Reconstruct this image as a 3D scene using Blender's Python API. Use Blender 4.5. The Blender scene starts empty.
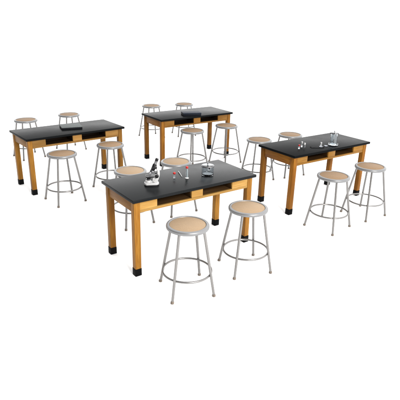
import bpy, bmesh, math, random
from mathutils import Vector, Matrix, Euler
random.seed(4)
S = bpy.context.scene
COL = S.collection
PI = math.pi

# ------------------------------------------------------------------ camera
cam_d = bpy.data.cameras.new("camera")
cam_d.sensor_width = 36.0
cam_d.lens = 467.0 / 400.0 * 36.0
cam_d.clip_start = 0.05
cam_d.clip_end = 2000.0
cam = bpy.data.objects.new("camera", cam_d)
COL.objects.link(cam)
cam.matrix_world = (Matrix.Translation((0, 0, 2.1194))
                    @ Matrix.Rotation(PI / 2 - 0.3685, 4, 'X')
                    @ Matrix.Rotation(0.0265, 4, 'Z'))
S.camera = cam

# ------------------------------------------------------------------ world: white studio, with a dim side added front left to darken left-facing sides
W = bpy.data.worlds.new("World")
S.world = W
W.use_nodes = True
wn, wl = W.node_tree.nodes, W.node_tree.links
bg = wn["Background"]
bg.inputs["Strength"].default_value = 1.0
wtc = wn.new("ShaderNodeTexCoord")
wdot = wn.new("ShaderNodeVectorMath"); wdot.operation = 'DOT_PRODUCT'
wdot.inputs[1].default_value = Vector((-0.75, -0.62, 0.10)).normalized()
wmap = wn.new("ShaderNodeMapRange")
wmap.interpolation_type = 'SMOOTHSTEP'
wmap.inputs["From Min"].default_value = -0.05
wmap.inputs["From Max"].default_value = 0.80
wmap.inputs["To Min"].default_value = 2.45
wmap.inputs["To Max"].default_value = 0.12
wl.new(wtc.outputs["Generated"], wdot.inputs[0])
wl.new(wdot.outputs["Value"], wmap.inputs["Value"])
wl.new(wmap.outputs["Result"], bg.inputs["Color"])

# key: one large soft lamp high on the right behind the camera
key_d = bpy.data.lights.new("key_lamp", 'AREA')
key_d.shape = 'RECTANGLE'; key_d.size = 3.0; key_d.size_y = 2.0
key_d.energy = 900; key_d.color = (1.0, 0.975, 0.94)
key = bpy.data.objects.new("key_lamp", key_d); COL.objects.link(key)
key.location = (3.6, -2.0, 4.6)
key.rotation_euler = (Vector((0.2, 5.5, 0.5)) - key.location).to_track_quat('-Z', 'Y').to_euler()

S.view_settings.view_transform = 'Standard'
S.view_settings.look = 'None'
S.view_settings.exposure = 0.0
S.view_settings.gamma = 1.0
S.render.resolution_x = 1024; S.render.resolution_y = 1024
S.cycles.max_bounces = 14
S.cycles.transmission_bounces = 12
S.cycles.transparent_max_bounces = 12


# ------------------------------------------------------------------ materials
def new_mat(name):
    m = bpy.data.materials.new(name); m.use_nodes = True
    nt = m.node_tree
    return m, nt, nt.nodes["Principled BSDF"]


def mixc(nt, a, b, fac, mode='MIX'):
    n = nt.nodes.new("ShaderNodeMix"); n.data_type = 'RGBA'; n.blend_type = mode
    for sock, v in ((n.inputs[6], a), (n.inputs[7], b)):
        if isinstance(v, tuple): sock.default_value = (*v, 1)
        else: nt.links.new(v, sock)
    if isinstance(fac, (int, float)): n.inputs[0].default_value = fac
    else: nt.links.new(fac, n.inputs[0])
    return n.outputs[2]


def ramp(nt, src, p0, p1):
    r = nt.nodes.new("ShaderNodeMapRange")
    r.inputs["From Min"].default_value = p0; r.inputs["From Max"].default_value = p1
    nt.links.new(src, r.inputs["Value"])
    return r.outputs["Result"]


def noise(nt, scale, vec=None, detail=4, rough=.55, mapping=None, loc=(0, 0, 0)):
    tc = nt.nodes.new("ShaderNodeTexCoord")
    mp = nt.nodes.new("ShaderNodeMapping")
    mp.inputs["Scale"].default_value = mapping or (1, 1, 1)
    mp.inputs["Location"].default_value = loc
    nt.links.new(tc.outputs["Object"], mp.inputs["Vector"])
    n = nt.nodes.new("ShaderNodeTexNoise")
    n.inputs["Scale"].default_value = scale
    n.inputs["Detail"].default_value = detail
    n.inputs["Roughness"].default_value = rough
    nt.links.new(mp.outputs["Vector"], n.inputs["Vector"])
    return n.outputs["Fac"]


def bump(nt, b, h, strength, dist):
    n = nt.nodes.new("ShaderNodeBump")
    n.inputs["Strength"].default_value = strength
    n.inputs["Distance"].default_value = dist
    nt.links.new(h, n.inputs["Height"])
    nt.links.new(n.outputs["Normal"], b.inputs["Normal"])


def board_tint(nt, c, lo, hi):
    """every board (object) has its own tone"""
    oi = nt.nodes.new("ShaderNodeObjectInfo")
    r = nt.nodes.new("ShaderNodeMapRange")
    r.inputs["To Min"].default_value = lo; r.inputs["To Max"].default_value = hi
    nt.links.new(oi.outputs["Random"], r.inputs["Value"])
    cb = nt.nodes.new("ShaderNodeCombineColor")
    for k in range(3): nt.links.new(r.outputs["Result"], cb.inputs[k])
    return mixc(nt, c, cb.outputs[0], 1.0, 'MULTIPLY')


def wood(name, axis, light, dark, streak, seed):
    m, nt, b = new_mat(name)
    def sc(along, across):
        v = [across] * 3; v[axis] = along; return tuple(v)
    off = (seed * 3.1, seed * 1.7, seed * 2.3)
    fine = noise(nt, 1, mapping=sc(7, 260), detail=3, loc=off)
    broad = noise(nt, 1, mapping=sc(2.2, 36), detail=4, rough=.6, loc=off)
    patch = noise(nt, 1, mapping=sc(2.0, 9), detail=2, loc=off)
    c = mixc(nt, light, dark, ramp(nt, broad, .38, .62))
    c = mixc(nt, c, streak, ramp(nt, fine, .48, .68))
    f = nt.nodes.new("ShaderNodeMath"); f.operation = 'MULTIPLY'; f.inputs[1].default_value = .7
    nt.links.new(ramp(nt, patch, .42, .70), f.inputs[0])
    c = mixc(nt, c, streak, f.outputs[0])
    c = board_tint(nt, c, .74, 1.26)
    nt.links.new(c, b.inputs["Base Color"])
    b.inputs["Roughness"].default_value = .42
    b.inputs["Specular IOR Level"].default_value = .09
    bump(nt, b, fine, .12, .001)
    return m


def simple(name, col, rough=.5, metal=0.0, spec=.3, var=.12, vscale=60, bmp=0.0):
    m, nt, b = new_mat(name)
    n = noise(nt, vscale)
    lo = tuple(x * (1 - var) for x in col); hi = tuple(min(1, x * (1 + var)) for x in col)
    nt.links.new(mixc(nt, lo, hi, ramp(nt, n, .3, .7)), b.inputs["Base Color"])
    rr = nt.nodes.new("ShaderNodeMapRange")
    rr.inputs["To Min"].default_value = rough * .85; rr.inputs["To Max"].default_value = min(1, rough * 1.15)
    nt.links.new(n, rr.inputs["Value"]); nt.links.new(rr.outputs["Result"], b.inputs["Roughness"])
    b.inputs["Metallic"].default_value = metal
    b.inputs["Specular IOR Level"].default_value = spec
    if bmp: bump(nt, b, n, bmp, .001)
    return m


def glass(name, col=(.96, .985, 1.0), rough=.0):
    m, nt, b = new_mat(name)
    b.inputs["Base Color"].default_value = (*col, 1)
    b.inputs["Transmission Weight"].default_value = 1.0
    b.inputs["Roughness"].default_value = rough
    b.inputs["IOR"].default_value = 1.46
    return m


M = {}
M['floor'] = simple("white_floor", (.96, .96, .96), 1.0, spec=0.0, var=.01, vscale=2)


def epoxy(k, spec):
    m, nt, b = new_mat("black_epoxy")
    n = noise(nt, 700, detail=2)
    big = noise(nt, 2.2, detail=5, rough=.65)
    c = mixc(nt, (.0042 * k, .0047 * k, .0052 * k), (.0080 * k, .0088 * k, .0094 * k), ramp(nt, n, .3, .75))
    c = mixc(nt, c, (.0085 * k, .0092 * k, .0096 * k), ramp(nt, big, .3, 1.0))
    nt.links.new(c, b.inputs["Base Color"])
    b.inputs["Specular IOR Level"].default_value = spec
    rr = nt.nodes.new("ShaderNodeMapRange")
    rr.inputs["From Min"].default_value = .2; rr.inputs["From Max"].default_value = .8
    rr.inputs["To Min"].default_value = .22; rr.inputs["To Max"].default_value = .36
    nt.links.new(big, rr.inputs["Value"]); nt.links.new(rr.outputs["Result"], b.inputs["Roughness"])
    return m


M['boot'] = simple("black_rubber", (.0032, .0032, .0036), .55, spec=.04)
M['steel'] = simple("grey_enamel_steel", (.176, .177, .180), .34, metal=.45, spec=.3, var=.08, vscale=180, bmp=.05)
M['tube'] = simple("grey_tube_steel", (.196, .190, .186), .28, metal=.75, spec=.3, var=.035, vscale=25)
M['tip'] = simple("taupe_rubber", (.135, .110, .090), .6, spec=.1)


def hardboard(name, a, b_):
    m, nt, b = new_mat(name)
    n1 = noise(nt, 150, detail=4, rough=.7); n2 = noise(nt, 14, detail=3)
    n3 = noise(nt, 60, detail=2, mapping=(1, 4, 1))
    c = mixc(nt, a, b_, ramp(nt, n1, .35, .7))
    c = mixc(nt, c, tuple(x * .86 for x in a), ramp(nt, n2, .45, .8))
    c = mixc(nt, c, b_, ramp(nt, n3, .55, .8))
    c = board_tint(nt, c, .88, 1.06)
    nt.links.new(c, b.inputs["Base Color"])
    b.inputs["Roughness"].default_value = .6
    b.inputs["Specular IOR Level"].default_value = .15
    bump(nt, b, n1, .08, .001)
    return m


M['board_pale'] = hardboard("pale_hardboard", (.312, .222, .138), (.255, .172, .100))
M['board_tan'] = hardboard("tan_hardboard", (.250, .162, .092), (.178, .108, .055))
M['white'] = simple("white_enamel", (.40, .40, .40), .3, spec=.3, var=.02)
M['blackpaint'] = simple("black_paint", (.006, .006, .007), .35, spec=.25)
M['satin'] = simple("satin_metal", (.22, .22, .23), .28, metal=.9, spec=.5, var=.06)
M['redcap'] = simple("red_plastic", (.36, .018, .016), .4, spec=.2, var=.05)
M['whitecap'] = simple("white_plastic", (.38, .38, .38), .4, spec=.2, var=.03)
M['glass'] = glass("clear_glass")
M['glassblue'] = glass("pale_blue_glass", (.90, .955, .99))
M['fluid'] = glass("pale_fluid", (.86, .93, .96))
M['casegrey'] = simple("grey_case_lid", (.088, .098, .097), .6, spec=.1, var=.35, vscale=110)  # white reflection on the top is put into this grey
M['caseblack'] = simple("black_case_body", (.006, .0065, .009), .5, spec=.08)
M['casenavy'] = simple("navy_case_lid", (.014, .019, .030), .5, spec=.08, var=.2)  # lit tone of the navy case, put into the colour of its top
M['casenavydark'] = simple("dark_navy_case_body", (.007, .009, .014), .5, spec=.08, var=.2)  # same navy with side shade put into the colour
M['tray'] = simple("black_tray", (.006, .006, .007), .4, spec=.08)


# ------------------------------------------------------------------ mesh helpers
def merge(bm, tmp):
    me = bpy.data.meshes.new("t"); tmp.to_mesh(me); tmp.free()
    bm.from_mesh(me); bpy.data.meshes.remove(me)


def box(bm, x0, x1, y0, y1, z0, z1, bev=.002, seg=2, mat=None):
    t = bmesh.new()
    bmesh.ops.create_cube(t, size=1)
    for v in t.verts:
        v.co = Vector(((x0 + x1) / 2 + v.co.x * (x1 - x0), (y0 + y1) / 2 + v.co.y * (y1 - y0), (z0 + z1) / 2 + v.co.z * (z1 - z0)))
    if bev: bmesh.ops.bevel(t, geom=list(t.edges), offset=bev, segments=seg, profile=.5, affect='EDGES')
    if mat: bmesh.ops.transform(t, matrix=mat, verts=t.verts)
    merge(bm, t)


def frame(d):
    d = d.normalized()
    u = d.cross(Vector((0, 0, 1)))
    if u.length < 1e-4: u = d.cross(Vector((0, 1, 0)))
    u.normalize(); return u, u.cross(d).normalized()


def sweep(bm, pts, rad, seg=20, cap=True, flat=None):
    """round (or flattened: flat = half depth along +y) bar through pts"""
    t = bmesh.new(); rings = []
    pts = [Vector(p) for p in pts]
    for i, p in enumerate(pts):
        d = (pts[min(i + 1, len(pts) - 1)] - pts[max(i - 1, 0)])
        if flat: v = Vector((0, 1, 0)); u = d.normalized().cross(v).normalized()
        else: u, v = frame(d)
        r = rad[i] if isinstance(rad, (list, tuple)) else rad
        rv = flat[i] if isinstance(flat, (list, tuple)) else (flat or r)
        ring = []
        for k in range(seg):
            a = 2 * PI * k / seg
            c, s = math.cos(a), math.sin(a)
            if flat:
                c = math.copysign(abs(c) ** .5, c); s = math.copysign(abs(s) ** .5, s)
            ring.append(t.verts.new(p + u * c * r + v * s * rv))
        rings.append(ring)
    for a, b in zip(rings, rings[1:]):
        for k in range(seg):
            t.faces.new((a[k], a[(k + 1) % seg], b[(k + 1) % seg], b[k]))
    if cap:
        t.faces.new(rings[0][::-1]); t.faces.new(rings[-1])
    bmesh.ops.recalc_face_normals(t, faces=t.faces)
    merge(bm, t)


def lathe(bm, prof, seg=48, mat=None, closed=False):
    t = bmesh.new(); rings = []
    for r, z in prof:
        if r < 1e-6: rings.append([t.verts.new((0, 0, z))])
        else: rings.append([t.verts.new((r * math.cos(2 * PI * k / seg), r * math.sin(2 * PI * k / seg), z)) for k in range(seg)])
    pairs = list(zip(rings, rings[1:]))
    if closed: pairs.append((rings[-1], rings[0]))
    for a, b in pairs:
        for k in range(seg):
            j = (k + 1) % seg
            if len(a) == 1 and len(b) == 1: continue
            if len(a) == 1: t.faces.new((a[0], b[j], b[k]))
            elif len(b) == 1: t.faces.new((a[k], a[j], b[0]))
            else: t.faces.new((a[k], a[j], b[j], b[k]))
    bmesh.ops.recalc_face_normals(t, faces=t.faces)
    if mat: bmesh.ops.transform(t, matrix=mat, verts=t.verts)
    merge(bm, t)


def torus(bm, R, r, z, seg=72, sec=12):
    lathe(bm, [(R + r * math.cos(2 * PI * k / sec), z + r * math.sin(2 * PI * k / sec)) for k in range(sec)], seg, closed=True)


def obj(name, fn, mat, parent=None, smooth=True, ang=40):
    bm = bmesh.new(); fn(bm)
    me = bpy.data.meshes.new(name); bm.to_mesh(me); bm.free()
    me.materials.append(mat)
    if smooth:
        me.polygons.foreach_set("use_smooth", [True] * len(me.polygons))
        me.set_sharp_from_angle(angle=math.radians(ang))
    o = bpy.data.objects.new(name, me); COL.objects.link(o)
    o.parent = parent
    return o


def thing(name, label, cat, loc=(0, 0, 0), rz=0.0, group=None):
    o = bpy.data.objects.new(name, None); COL.objects.link(o)
    o.empty_display_size = .05
    o.location = loc; o.rotation_euler = (0, 0, rz)
    tag(o, label, cat, group)
    return o


def tag(o, label, cat, group=None):
    o['label'] = label; o['category'] = cat
    if group: o['group'] = group
    return o


def dup(o, parent=None):
    c = o.copy(); COL.objects.link(c); c.parent = parent
    for ch in list(o.children): dup(ch, c)
    return c


# ------------------------------------------------------------------ setting
fl = obj("floor", lambda bm: [bm.faces.new([bm.verts.new(v) for v in ((-300, -60, 0), (300, -60, 0), (300, 500, 0), (-300, 500, 0))])], M['floor'], smooth=False)
fl['kind'] = 'structure'

# ------------------------------------------------------------------ tables
TL, TW, TH = 1.3505, 0.61, 0.7273
TT = 0.027           # top thickness
ZT = TH - TT         # underside
LEG = 0.057
XO = TL / 2 - 0.025  # outer faces of the legs
YO = TW / 2 - 0.030


def lab_table(label, loc, rz, pal, seed, ep):
    kw, kr, *pal = pal
    lightc, darkc, streak = (tuple(kw * v for v in c) for c in pal[:3])
    rail_l, rail_d = (tuple(kr * v for v in c) for c in pal[3:5])
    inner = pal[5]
    wz = wood("leg_wood", 2, lightc, darkc, streak, seed)
    wx = wood("rail_wood", 0, rail_l, rail_d, tuple(.75 * a for a in rail_d), seed + 1)
    wy = wood("end_wood", 1, lightc, darkc, streak, seed + 2)
    wi = wood("dark_inner_wood", 0, inner, tuple(.7 * a for a in inner), tuple(.5 * a for a in inner), seed + 3)  # brown wood, with the shade of the recess put into its colour
    t = thing("lab_table", label, "table", loc, rz, "black topped wooden lab tables")
    obj("tabletop", lambda bm: box(bm, -TL / 2, TL / 2, -TW / 2, TW / 2, ZT, TH, .005, 3), epoxy(*ep), t)
    for sx, sy in ((-1, -1), (1, -1), (1, 1), (-1, 1)):
        xa, xb = sorted((sx * XO, sx * (XO - LEG))); ya, yb = sorted((sy * YO, sy * (YO - LEG)))
        lg = obj("leg", lambda bm: box(bm, xa, xb, ya, yb, .004, ZT - .0005, .003), wz, t)
        e = .0022
        obj("boot", lambda bm: (box(bm, xa - e, xb + e, ya - e, yb + e, 0, .072, .004)), M['boot'], lg)
    xi = XO - LEG - .0005
    yf = -YO + .004
    obj("front_rail", lambda bm: box(bm, -xi, xi, yf, yf + .022, .596, .6185, .0015), wx, t)
    for a, b in ((-xi, -.425), (-.066, .057), (.402, xi)):
        obj("spacer_block", lambda bm: box(bm, a, b, yf + .001, yf + .023, .619, ZT - .0007, .0015), wx, t)
    obj("back_apron", lambda bm: box(bm, -xi, xi, YO - .024, YO - .004, .596, ZT - .0007, .0015), wx, t)
    for s in (-1, 1):
        a, b = sorted((s * (XO - .006), s * (XO - .028)))
        obj("end_apron", lambda bm: box(bm, a, b, -YO + LEG + .0005, YO - LEG - .0005, .597, ZT - .0007, .0015), wy, t)
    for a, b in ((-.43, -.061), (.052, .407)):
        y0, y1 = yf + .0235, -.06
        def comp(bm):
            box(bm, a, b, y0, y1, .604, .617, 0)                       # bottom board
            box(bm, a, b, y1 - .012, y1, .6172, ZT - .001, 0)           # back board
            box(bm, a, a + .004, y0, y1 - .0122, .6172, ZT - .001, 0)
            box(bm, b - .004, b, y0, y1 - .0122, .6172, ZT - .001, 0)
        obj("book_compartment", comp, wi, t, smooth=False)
    return t


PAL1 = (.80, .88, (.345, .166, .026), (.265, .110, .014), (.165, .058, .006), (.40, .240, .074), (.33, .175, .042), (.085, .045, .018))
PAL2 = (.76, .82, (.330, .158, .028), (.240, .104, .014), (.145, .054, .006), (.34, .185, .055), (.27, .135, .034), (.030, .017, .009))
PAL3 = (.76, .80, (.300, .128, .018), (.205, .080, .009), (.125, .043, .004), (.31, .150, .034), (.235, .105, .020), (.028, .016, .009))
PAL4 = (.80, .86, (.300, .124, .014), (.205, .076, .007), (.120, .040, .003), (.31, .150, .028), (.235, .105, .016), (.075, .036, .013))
T1 = ((-.1806, 4.1794), .6311)
T2 = ((-1.7722, 6.1167), .6876)
T3 = ((-.2286, 7.4618), .6178)
T4 = ((1.4154, 5.6692), .6186)
lab_table("black topped wooden lab table nearest the viewer, carrying the microscope", (*T1[0], 0), T1[1], PAL1, 1, (1.4, .038))
lab_table("black topped wooden lab table on the left, carrying a flat grey-lidded case", (*T2[0], 0), T2[1], PAL2, 2, (.9, .012))
lab_table("black topped wooden lab table farthest away, carrying a flat navy case", (*T3[0], 0), T3[1], PAL3, 3, (1.0, .018))
lab_table("black topped wooden lab table on the right, carrying a tall lidded jar and small dishes", (*T4[0], 0), T4[1], PAL4, 4, (.8, .008))

# ------------------------------------------------------------------ stools
SH, SR = .600, .1747


def make_stool():
    t = thing("stool", "", "stool", group="round grey steel stools")
    # rolled steel pan with a raised lip round the inset
    prof = [(.0, SH - .014), (.146, SH - .014), (.1465, SH - .006), (.148, SH - .0018), (.153, SH), (.164, SH - .0012), (.1705, SH - .005), (.1738, SH - .011),
            (SR, SH - .017), (.1742, SH - .024), (.1725, SH - .0295), (.1695, SH - .0312), (.1665, SH - .0285), (.166, SH - .022), (.0, SH - .022)]
    obj("seat_pan", lambda bm: lathe(bm, prof, 96), M['steel'], t, ang=60)
    obj("seat_inset", lambda bm: lathe(bm, [(0, SH - .0138), (.1458, SH - .0138), (.1458, SH - .0055), (.1440, SH - .0042), (0, SH - .0040)], 96), M['board_pale'], t)
    for k in range(4):
        a = PI + k * PI / 2
        c = Vector((math.cos(a), math.sin(a), 0))
        top = c * .146 + Vector((0, 0, SH - .0225)); bot = c * .2505 + Vector((0, 0, .014))
        def leg(bm):
            kn = top + Vector((0, 0, -.012))
            sweep(bm, [top, kn, kn.lerp(bot, .5), bot], .0112, 20)
        lg = obj("leg", leg, M['tube'], t)
        d = (bot - top).normalized()
        def tip(bm):
            p0 = bot - d * .008
            p1 = bot + d * .0140
            sweep(bm, [p0, p0 + d * .002, bot, p1 - d * .003, p1], [.0120, .0130, .0136, .0140, .0125], 20)
        obj("foot_tip", tip, M['tip'], lg)
    obj("foot_ring", lambda bm: torus(bm, .2030, .0088, .1806), M['tube'], t)
    return t


STOOLS = [
    ("grey steel stool with pale round seat, left one in front of microscope table", -.0927, 3.4034, -.4331, 0),
    ("grey steel stool with pale round seat, right one in front of microscope table", .4252, 3.8059, -.4281, 0),
    ("grey steel stool with tan seat, left of the two in front of the right table", 1.4274, 4.7843, -.0075, 1),
    ("grey steel stool with tan seat, right one of two in front of the right table", 1.9519, 5.1735, -.1818, 1),
    ("grey steel stool with tan seat, left of the two in front of the left table", -1.6575, 5.3649, -.055, 1),
    ("grey steel stool with tan seat, right of the two in front of the left table", -1.1734, 5.8523, -.0646, 1),
    ("grey steel stool with tan seat, half hidden behind the left end of the left table", -2.755, 7.2303, -.0067, 1),
    ("grey steel stool with tan seat, behind the grey-lidded case on the left table", -2.2218, 7.752, -.0042, 1),
    ("grey steel stool with tan seat, behind the left end of the farthest table", -.9585, 8.799, -.1989, 1),
    ("grey steel stool with tan seat, behind the navy case on the farthest table", -.3557, 9.0638, -.3871, 1),
    ("grey steel stool with tan seat, left of the two in front of the farthest table", -.1409, 6.7907, -.05, 1),
    ("grey steel stool with tan seat, right of the two in front of the farthest table", .3832, 7.2067, -.03, 1),
    ("grey steel stool with tan seat, left of the two behind the right table", .7964, 6.3287, .147, 1),
    ("grey steel stool with tan seat, right of the two behind the right table", 1.2878, 6.692, -.2829, 1),
    ("grey steel stool with pale seat, mostly hidden behind the left end of the microscope table", -.7553, 4.7725, -.0923, 0),
    ("grey steel stool with pale seat, behind the microscope table, right of the microscope", -.288, 5.1564, -.1319, 0),
]
proto = make_stool()
for i, (label, x, y, rz, kind) in enumerate(STOOLS):
    s = proto if i == 0 else dup(proto)
    s.location = (x, y, 0); s.rotation_euler = (0, 0, rz); s['label'] = label
    for ch in s.children:
        if ch.name.startswith("seat_inset"):
            ch.material_slots[0].link = 'OBJECT'
            ch.material_slots[0].material = M['board_tan'] if kind else M['board_pale']

# ------------------------------------------------------------------ microscope (x to the right in the photo, y away)
t = thing("microscope", "white and black microscope facing left with its eyepiece tilted up right", "microscope", (-.435, 3.94, TH), .16)
t.scale = (.96, .96, .95)


def rounded_slab(bm, x0, x1, hw_l, hw_r, z0, z1, bev):
    tb = bmesh.new(); n = 14; lo = []
    for k in range(n + 1):
        a = PI / 2 + PI * k / n
        lo.append((x0 + hw_l * .55 + hw_l * .55 * math.cos(a), hw_l * math.sin(a)))
    for k in range(n + 1):
        a = -PI / 2 + PI * k / n
        lo.append((x1 - hw_r * .8 + hw_r * .8 * math.cos(a), hw_r * math.sin(a)))
    f = tb.faces.new([tb.verts.new((x, y, z0)) for x, y in lo])
    r = bmesh.ops.extrude_face_region(tb, geom=[f])
    for v in r['geom']:
        if isinstance(v, bmesh.types.BMVert): v.co.z = z1
    bmesh.ops.recalc_face_normals(tb, faces=tb.faces)
    top = [e for e in tb.edges if all(abs(v.co.z - z1) < 1e-6 for v in e.verts)]
    bmesh.ops.bevel(tb, geom=top, offset=bev, segments=3, profile=.5, affect='EDGES')
    merge(bm, tb)


obj("base_pad", lambda bm: rounded_slab(bm, -.071, .069, .046, .043, 0, .0145, .002), M['blackpaint'], t)
obj("base", lambda bm: rounded_slab(bm, -.069, .067, .044, .041, .0148, .032, .006), M['white'], t)
obj("lamp_house", lambda bm: lathe(bm, [(0, .0322), (.027, .0322), (.027, .048), (.024, .052), (0, .052)], 32, Matrix.Translation((-.032, 0, 0))), M['white'], t)


def arm(bm):
    pts = [(.028, 0, .0325), (.040, 0, .052), (.052, 0, .078), (.061, 0, .105), (.063, 0, .130), (.058, 0, .152), (.045, 0, .170), (.031, 0, .181)]
    # resample smoothly
    P = [Vector(p) for p in pts]; out = []
    for i in range(len(P) - 1):
        p0, p1, p2, p3 = P[max(i - 1, 0)], P[i], P[i + 1], P[min(i + 2, len(P) - 1)]
        for k in range(4):
            u = k / 4
            out.append(.5 * ((2 * p1) + (p2 - p0) * u + (2 * p0 - 5 * p1 + 4 * p2 - p3) * u * u + (3 * p1 - p0 - 3 * p2 + p3) * u ** 3))
    out.append(P[-1]); n = len(out)
    sweep(bm, out, [.022 - .010 * min(1, i / (n * .5)) for i in range(n)], 24, flat=[.019 - .004 * i / n for i in range(n)])


obj("arm", arm, M['white'], t, ang=60)
obj("pillar", lambda bm: (box(bm, .006, .030, -.015, .015, .0325, .085, .006, 3), sweep(bm, [(.018, 0, .075), (.036, 0, .094), (.05, 0, .10)], .012, 20, flat=.012)), M['white'], t, ang=60)
st = obj("stage", lambda bm: (box(bm, -.056, .022, -.042, .042, .0865, .0945, .002), box(bm, -.045, -.010, -.016, .016, .066, .0862, .004)), M['blackpaint'], t)
obj("stage_clip", lambda bm: (box(bm, -.050, -.004, -.026, -.020, .0949, .0972, .0008), box(bm, -.050, -.004, .020, .026, .0949, .0972, .0008)), M['satin'], st)
obj("condenser", lambda bm: lathe(bm, [(0, .057), (.019, .057), (.021, .060), (.021, .0655), (0, .0655)], 28, Matrix.Translation((-.030, 0, 0))), M['satin'], t)
ax = Vector((.36, 0, .93)).normalized()
c0 = Vector((.006, 0, .138))
obj("head", lambda bm: (sweep(bm, [c0 + ax * .012, c0 + ax * .016, c0 + ax * .070, c0 + ax * .075], [.016, .019, .0185, .015], 28),
                        box(bm, .004, .050, -.017, .017, .163, .186, .005, 3)), M['blackpaint'], t, ang=50)
tb_ = obj("eyepiece_tube", lambda bm: sweep(bm, [c0 + ax * .0755, c0 + ax * .105], .0118, 24), M['satin'], t)
obj("eyepiece", lambda bm: sweep(bm, [c0 + ax * .1055, c0 + ax * .109, c0 + ax * .128, c0 + ax * .132], [.0125, .0142, .0142, .0115], 24), M['blackpaint'], tb_)
nz = obj("nosepiece", lambda bm: sweep(bm, [c0 + ax * .0115, c0 - ax * .001, c0 - ax * .007], [.021, .024, .018], 28), M['satin'], t)
for dx, dy, ln in ((-.26, -.10, .036), (-.55, .30, .030), (-.62, -.42, .026)):
    d = Vector((dx, dy, -.85)).normalized(); p = c0 - ax * .0075 + Vector((dx * .022, dy * .022, 0))
    obj("objective", lambda bm: sweep(bm, [p, p + d * ln * .55, p + d * ln * .6, p + d * ln], [.0085, .0085, .0065, .005], 20), M['satin'], nz)
for s in (-1, 1):
    mt = Matrix.Translation((.047, s * .0195, .098)) @ Matrix.Rotation(-s * PI / 2, 4, 'X')
    obj("focus_knob", lambda bm: lathe(bm, [(0, 0), (.017, 0), (.0175, .002), (.0175, .014), (.015, .016), (0, .016)], 28, mt), M['blackpaint'], t)

# ------------------------------------------------------------------ glassware on the microscope table
t = thing("graduated_cylinder", "slim white cylinder with bright red cap standing on a round foot", "cylinder", (-.129, 4.161, TH))
obj("foot", lambda bm: lathe(bm, [(0, 0), (.0185, 0), (.0195, .002), (.0185, .005), (.012, .008), (0, .008)], 32), M['whitecap'], t)
obj("tube", lambda bm: lathe(bm, [(0, .0082), (.0100, .0082), (.0108, .010), (.0108, .098), (.0094, .098), (.0094, .0105), (0, .0105)], 28), M['glass'], t)
obj("filling", lambda bm: lathe(bm, [(0, .0109), (.0090, .0109), (.0090, .090), (0, .090)], 24), simple("pale_fill", (.36, .40, .41), .4, spec=.1, var=.05), t)
obj("cap", lambda bm: lathe(bm, [(0, .0985), (.0118, .0985), (.0124, .100), (.0124, .114), (.0105, .117), (0, .117)], 28), M['redcap'], t)

t = thing("vial", "short clear vial with a round red stopper beside the slanting rod", "vial", (-.246, 4.151, TH))
obj("body", lambda bm: lathe(bm, [(0, 0), (.0085, 0), (.0092, .0015), (.0092, .030), (.0062, .036), (.0062, .040), (.005, .040), (.005, .0355), (.0078, .029), (.0078, .002), (0, .002)], 24), M['glass'], t)
obj("stopper", lambda bm: lathe(bm, [(0, .0405), (.008, .0405), (.0125, .044), (.0138, .050), (.0125, .056), (.008, .060), (0, .0612)], 24), M['redcap'], t)

t = thing("glass_rod", "thin white rod lying slanted on the black top beside the red-capped cylinder", "rod", (-.196, 4.27, TH))
dv = Vector((.023, -.085, 0))
obj("shaft", lambda bm: sweep(bm, [-dv + Vector((0, 0, .0045)), dv * .55 + Vector((0, 0, .0045))], .0042, 16), M['whitecap'], t)
obj("tip", lambda bm: sweep(bm, [dv * .552 + Vector((0, 0, .0045)), dv + Vector((0, 0, .0032))], [.0036, .0016], 16), M['glass'], t)


def lidded_jar(label, loc, R, H, rz, lip, fill, gm, seg):
    t = thing("glass_jar", label, "jar", loc, rz)
    w = .0032
    obj("vessel", lambda bm: lathe(bm, [(0, 0), (R - .006, 0), (R - .002, .002), (R, .007), (R, .012), (R, H - .008), (R, H), (R - w, H), (R - w, H - .006), (R - w, .020), (R - w - .002, .0155), (R - .010, .013), (0, .0125)], seg), gm, t, ang=12)
    if fill:
        obj("fluid", lambda bm: lathe(bm, [(0, .0120), (R - .0102, .0125), (R - w - .0018, .0150), (R - w + .0004, .0200), (R - w + .0004, H * fill), (0, H * fill)], 128), M['fluid'], t, ang=15)
    collar = obj("collar", lambda bm: lathe(bm, [(R + .0006, H - .009), (R + lip, H - .009), (R + lip + .001, H - .007), (R + lip + .001, H + .001), (R + lip, H + .003), (R - .004, H + .003), (R - .004, H + .0005), (R + .0006, H + .0005)], 96, closed=True), M['satin'], t)
    ld = obj("lid", lambda bm: lathe(bm, [(0, H + .0032), (R - .002, H + .0032), (R, H + .0045), (R - .002, H + .0065), (R * .6, H + .0085), (0, H + .0092)], 96), M['glass'], t, ang=30)
    obj("knob", lambda bm: lathe(bm, [(0, H + .0095), (.006, H + .0095), (.004, H + .014), (.0065, H + .019), (.0085, H + .023), (.007, H + .028), (0, H + .030)], 28), M['satin'], ld)
    for a in (-.35, PI - .5):
        mt = Matrix.Rotation(a, 4, 'Z') @ Matrix.Translation((R + lip + .0015, 0, 0))
        obj("clasp", lambda bm: box(bm, 0, .006, -.006, .006, H - .016, H + .003, .0015, 2, mt), M['blackpaint'], collar)
    return t


lidded_jar("short wide clear glass jar with metal lid on the microscope table", (.066, 4.280, TH), .058, .094, -1.0, .003, 0, M['glassblue'], 22)
lidded_jar("tall clear glass jar with metal lid and knob on the right table", (1.608, 5.583, TH + .0052), .041, .146, .3, .0035, 0, M['glassblue'], 22)
t = thing("glass_dish", "wide shallow clear glass dish in which the tall jar stands", "dish", (1.608, 5.583, TH))
obj("bowl", lambda bm: lathe(bm, [(0, 0), (.055, 0), (.058, .002), (.059, .006), (.059, .018), (.0595, .020), (.0595, .022), (.0572, .022), (.0572, .018), (.0570, .006), (.055, .005), (0, .0048)], 64), M['glass'], t, ang=15)

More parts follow.
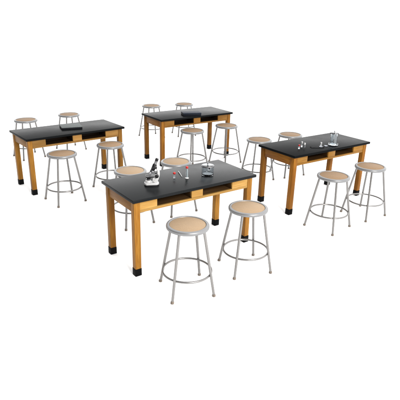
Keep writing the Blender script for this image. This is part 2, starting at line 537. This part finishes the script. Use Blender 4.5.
# ------------------------------------------------------------------ small things on the right table
def small_vial(label, loc, h, r, cap, ch):
    t = thing("sample_vial", label, "vial", loc, 0, "sample vials on the right table")
    obj("body", lambda bm: lathe(bm, [(0, 0), (r - .001, 0), (r, .0015), (r, h), (r - .0014, h), (r - .0014, .002), (0, .002)], 24), M['glass'], t)
    obj("cap", lambda bm: lathe(bm, [(0, h + .0004), (r + .001, h + .0004), (r + .0018, h + .002), (r + .0018, h + ch), (r, h + ch + .0015), (0, h + ch + .0015)], 24), cap, t)


small_vial("red capped sample vial, leftmost of three on the right table", (1.150, 5.366, TH), .034, .0085, M['redcap'], .014)
small_vial("white capped sample vial standing behind the red capped one on the right table", (1.199, 5.454, TH), .042, .0085, M['whitecap'], .024)
t = thing("sample_vial", "white sample tube right of the red capped vial, front right of the three", "vial", (1.219, 5.41, TH), 0, "sample vials on the right table")
obj("body", lambda bm: sweep(bm, [(0, 0, 0), (0, 0, .002), (.003, 0, .036)], [.008, .0092, .0092], 24), M['glass'], t)
obj("cap", lambda bm: sweep(bm, [(.0031, 0, .0366), (.0032, 0, .038), (.0052, 0, .060), (.0054, 0, .062)], [.0095, .0102, .0102, .009], 24), M['whitecap'], t)

t = thing("tray", "thin black tray lying flat among the small dishes on the right table", "tray", (1.385, 5.455, TH), .10)
obj("bottom", lambda bm: box(bm, -.080, .080, -.026, .026, 0, .004, .001), M['tray'], t)
def rim(bm):
    box(bm, -.080, .080, -.026, -.023, .0042, .008, .0008); box(bm, -.080, .080, .023, .026, .0042, .008, .0008)
    box(bm, -.080, -.077, -.0228, .0228, .0042, .008, .0008); box(bm, .077, .080, -.0228, .0228, .0042, .008, .0008)
obj("rim", rim, M['tray'], t)


def petri(label, loc, r):
    t = thing("petri_dish", label, "dish", loc, 0, "petri dishes on the right table")
    obj("bowl", lambda bm: lathe(bm, [(0, 0), (r - .001, 0), (r, .001), (r, .012), (r - .0015, .012), (r - .0015, .002), (0, .002)], 40), M['glass'], t)
    obj("sample", lambda bm: lathe(bm, [(0, .0024), (r - .0021, .0024), (r - .0021, .0062), (0, .0062)], 40), simple("pale_sample", (.34, .345, .39), .35, spec=.3), t)


petri("small pale glass dish at the left, resting on the black tray", (1.430, 5.462, TH + .0043), .0215)
petri("small pale glass dish right of the black tray, left of the tall jar", (1.506, 5.522, TH), .0225)
small_vial("upright white vial standing just behind the black tray", (1.455, 5.56, TH), .012, .0095, M['whitecap'], .026)

# ------------------------------------------------------------------ flat cases
t = thing("flat_case", "flat case with pale grey lid and black sides lying on the left table", "case", (-1.757, 6.175, TH), .42)
obj("body", lambda bm: box(bm, -.133, .133, -.12, .12, 0, .022, .004, 3), M['caseblack'], t)
obj("lid", lambda bm: box(bm, -.133, .133, -.12, .12, .0224, .0290, .003, 3), M['casegrey'], t)
t = thing("flat_case", "flat navy blue closed case lying on the farthest table", "case", (-.175, 7.29, TH), .27)
obj("body", lambda bm: box(bm, -.143, .143, -.085, .085, 0, .028, .004, 3), M['casenavydark'], t)
obj("lid", lambda bm: box(bm, -.145, .145, -.087, .087, .0285, .044, .004, 3), M['casenavy'], t)
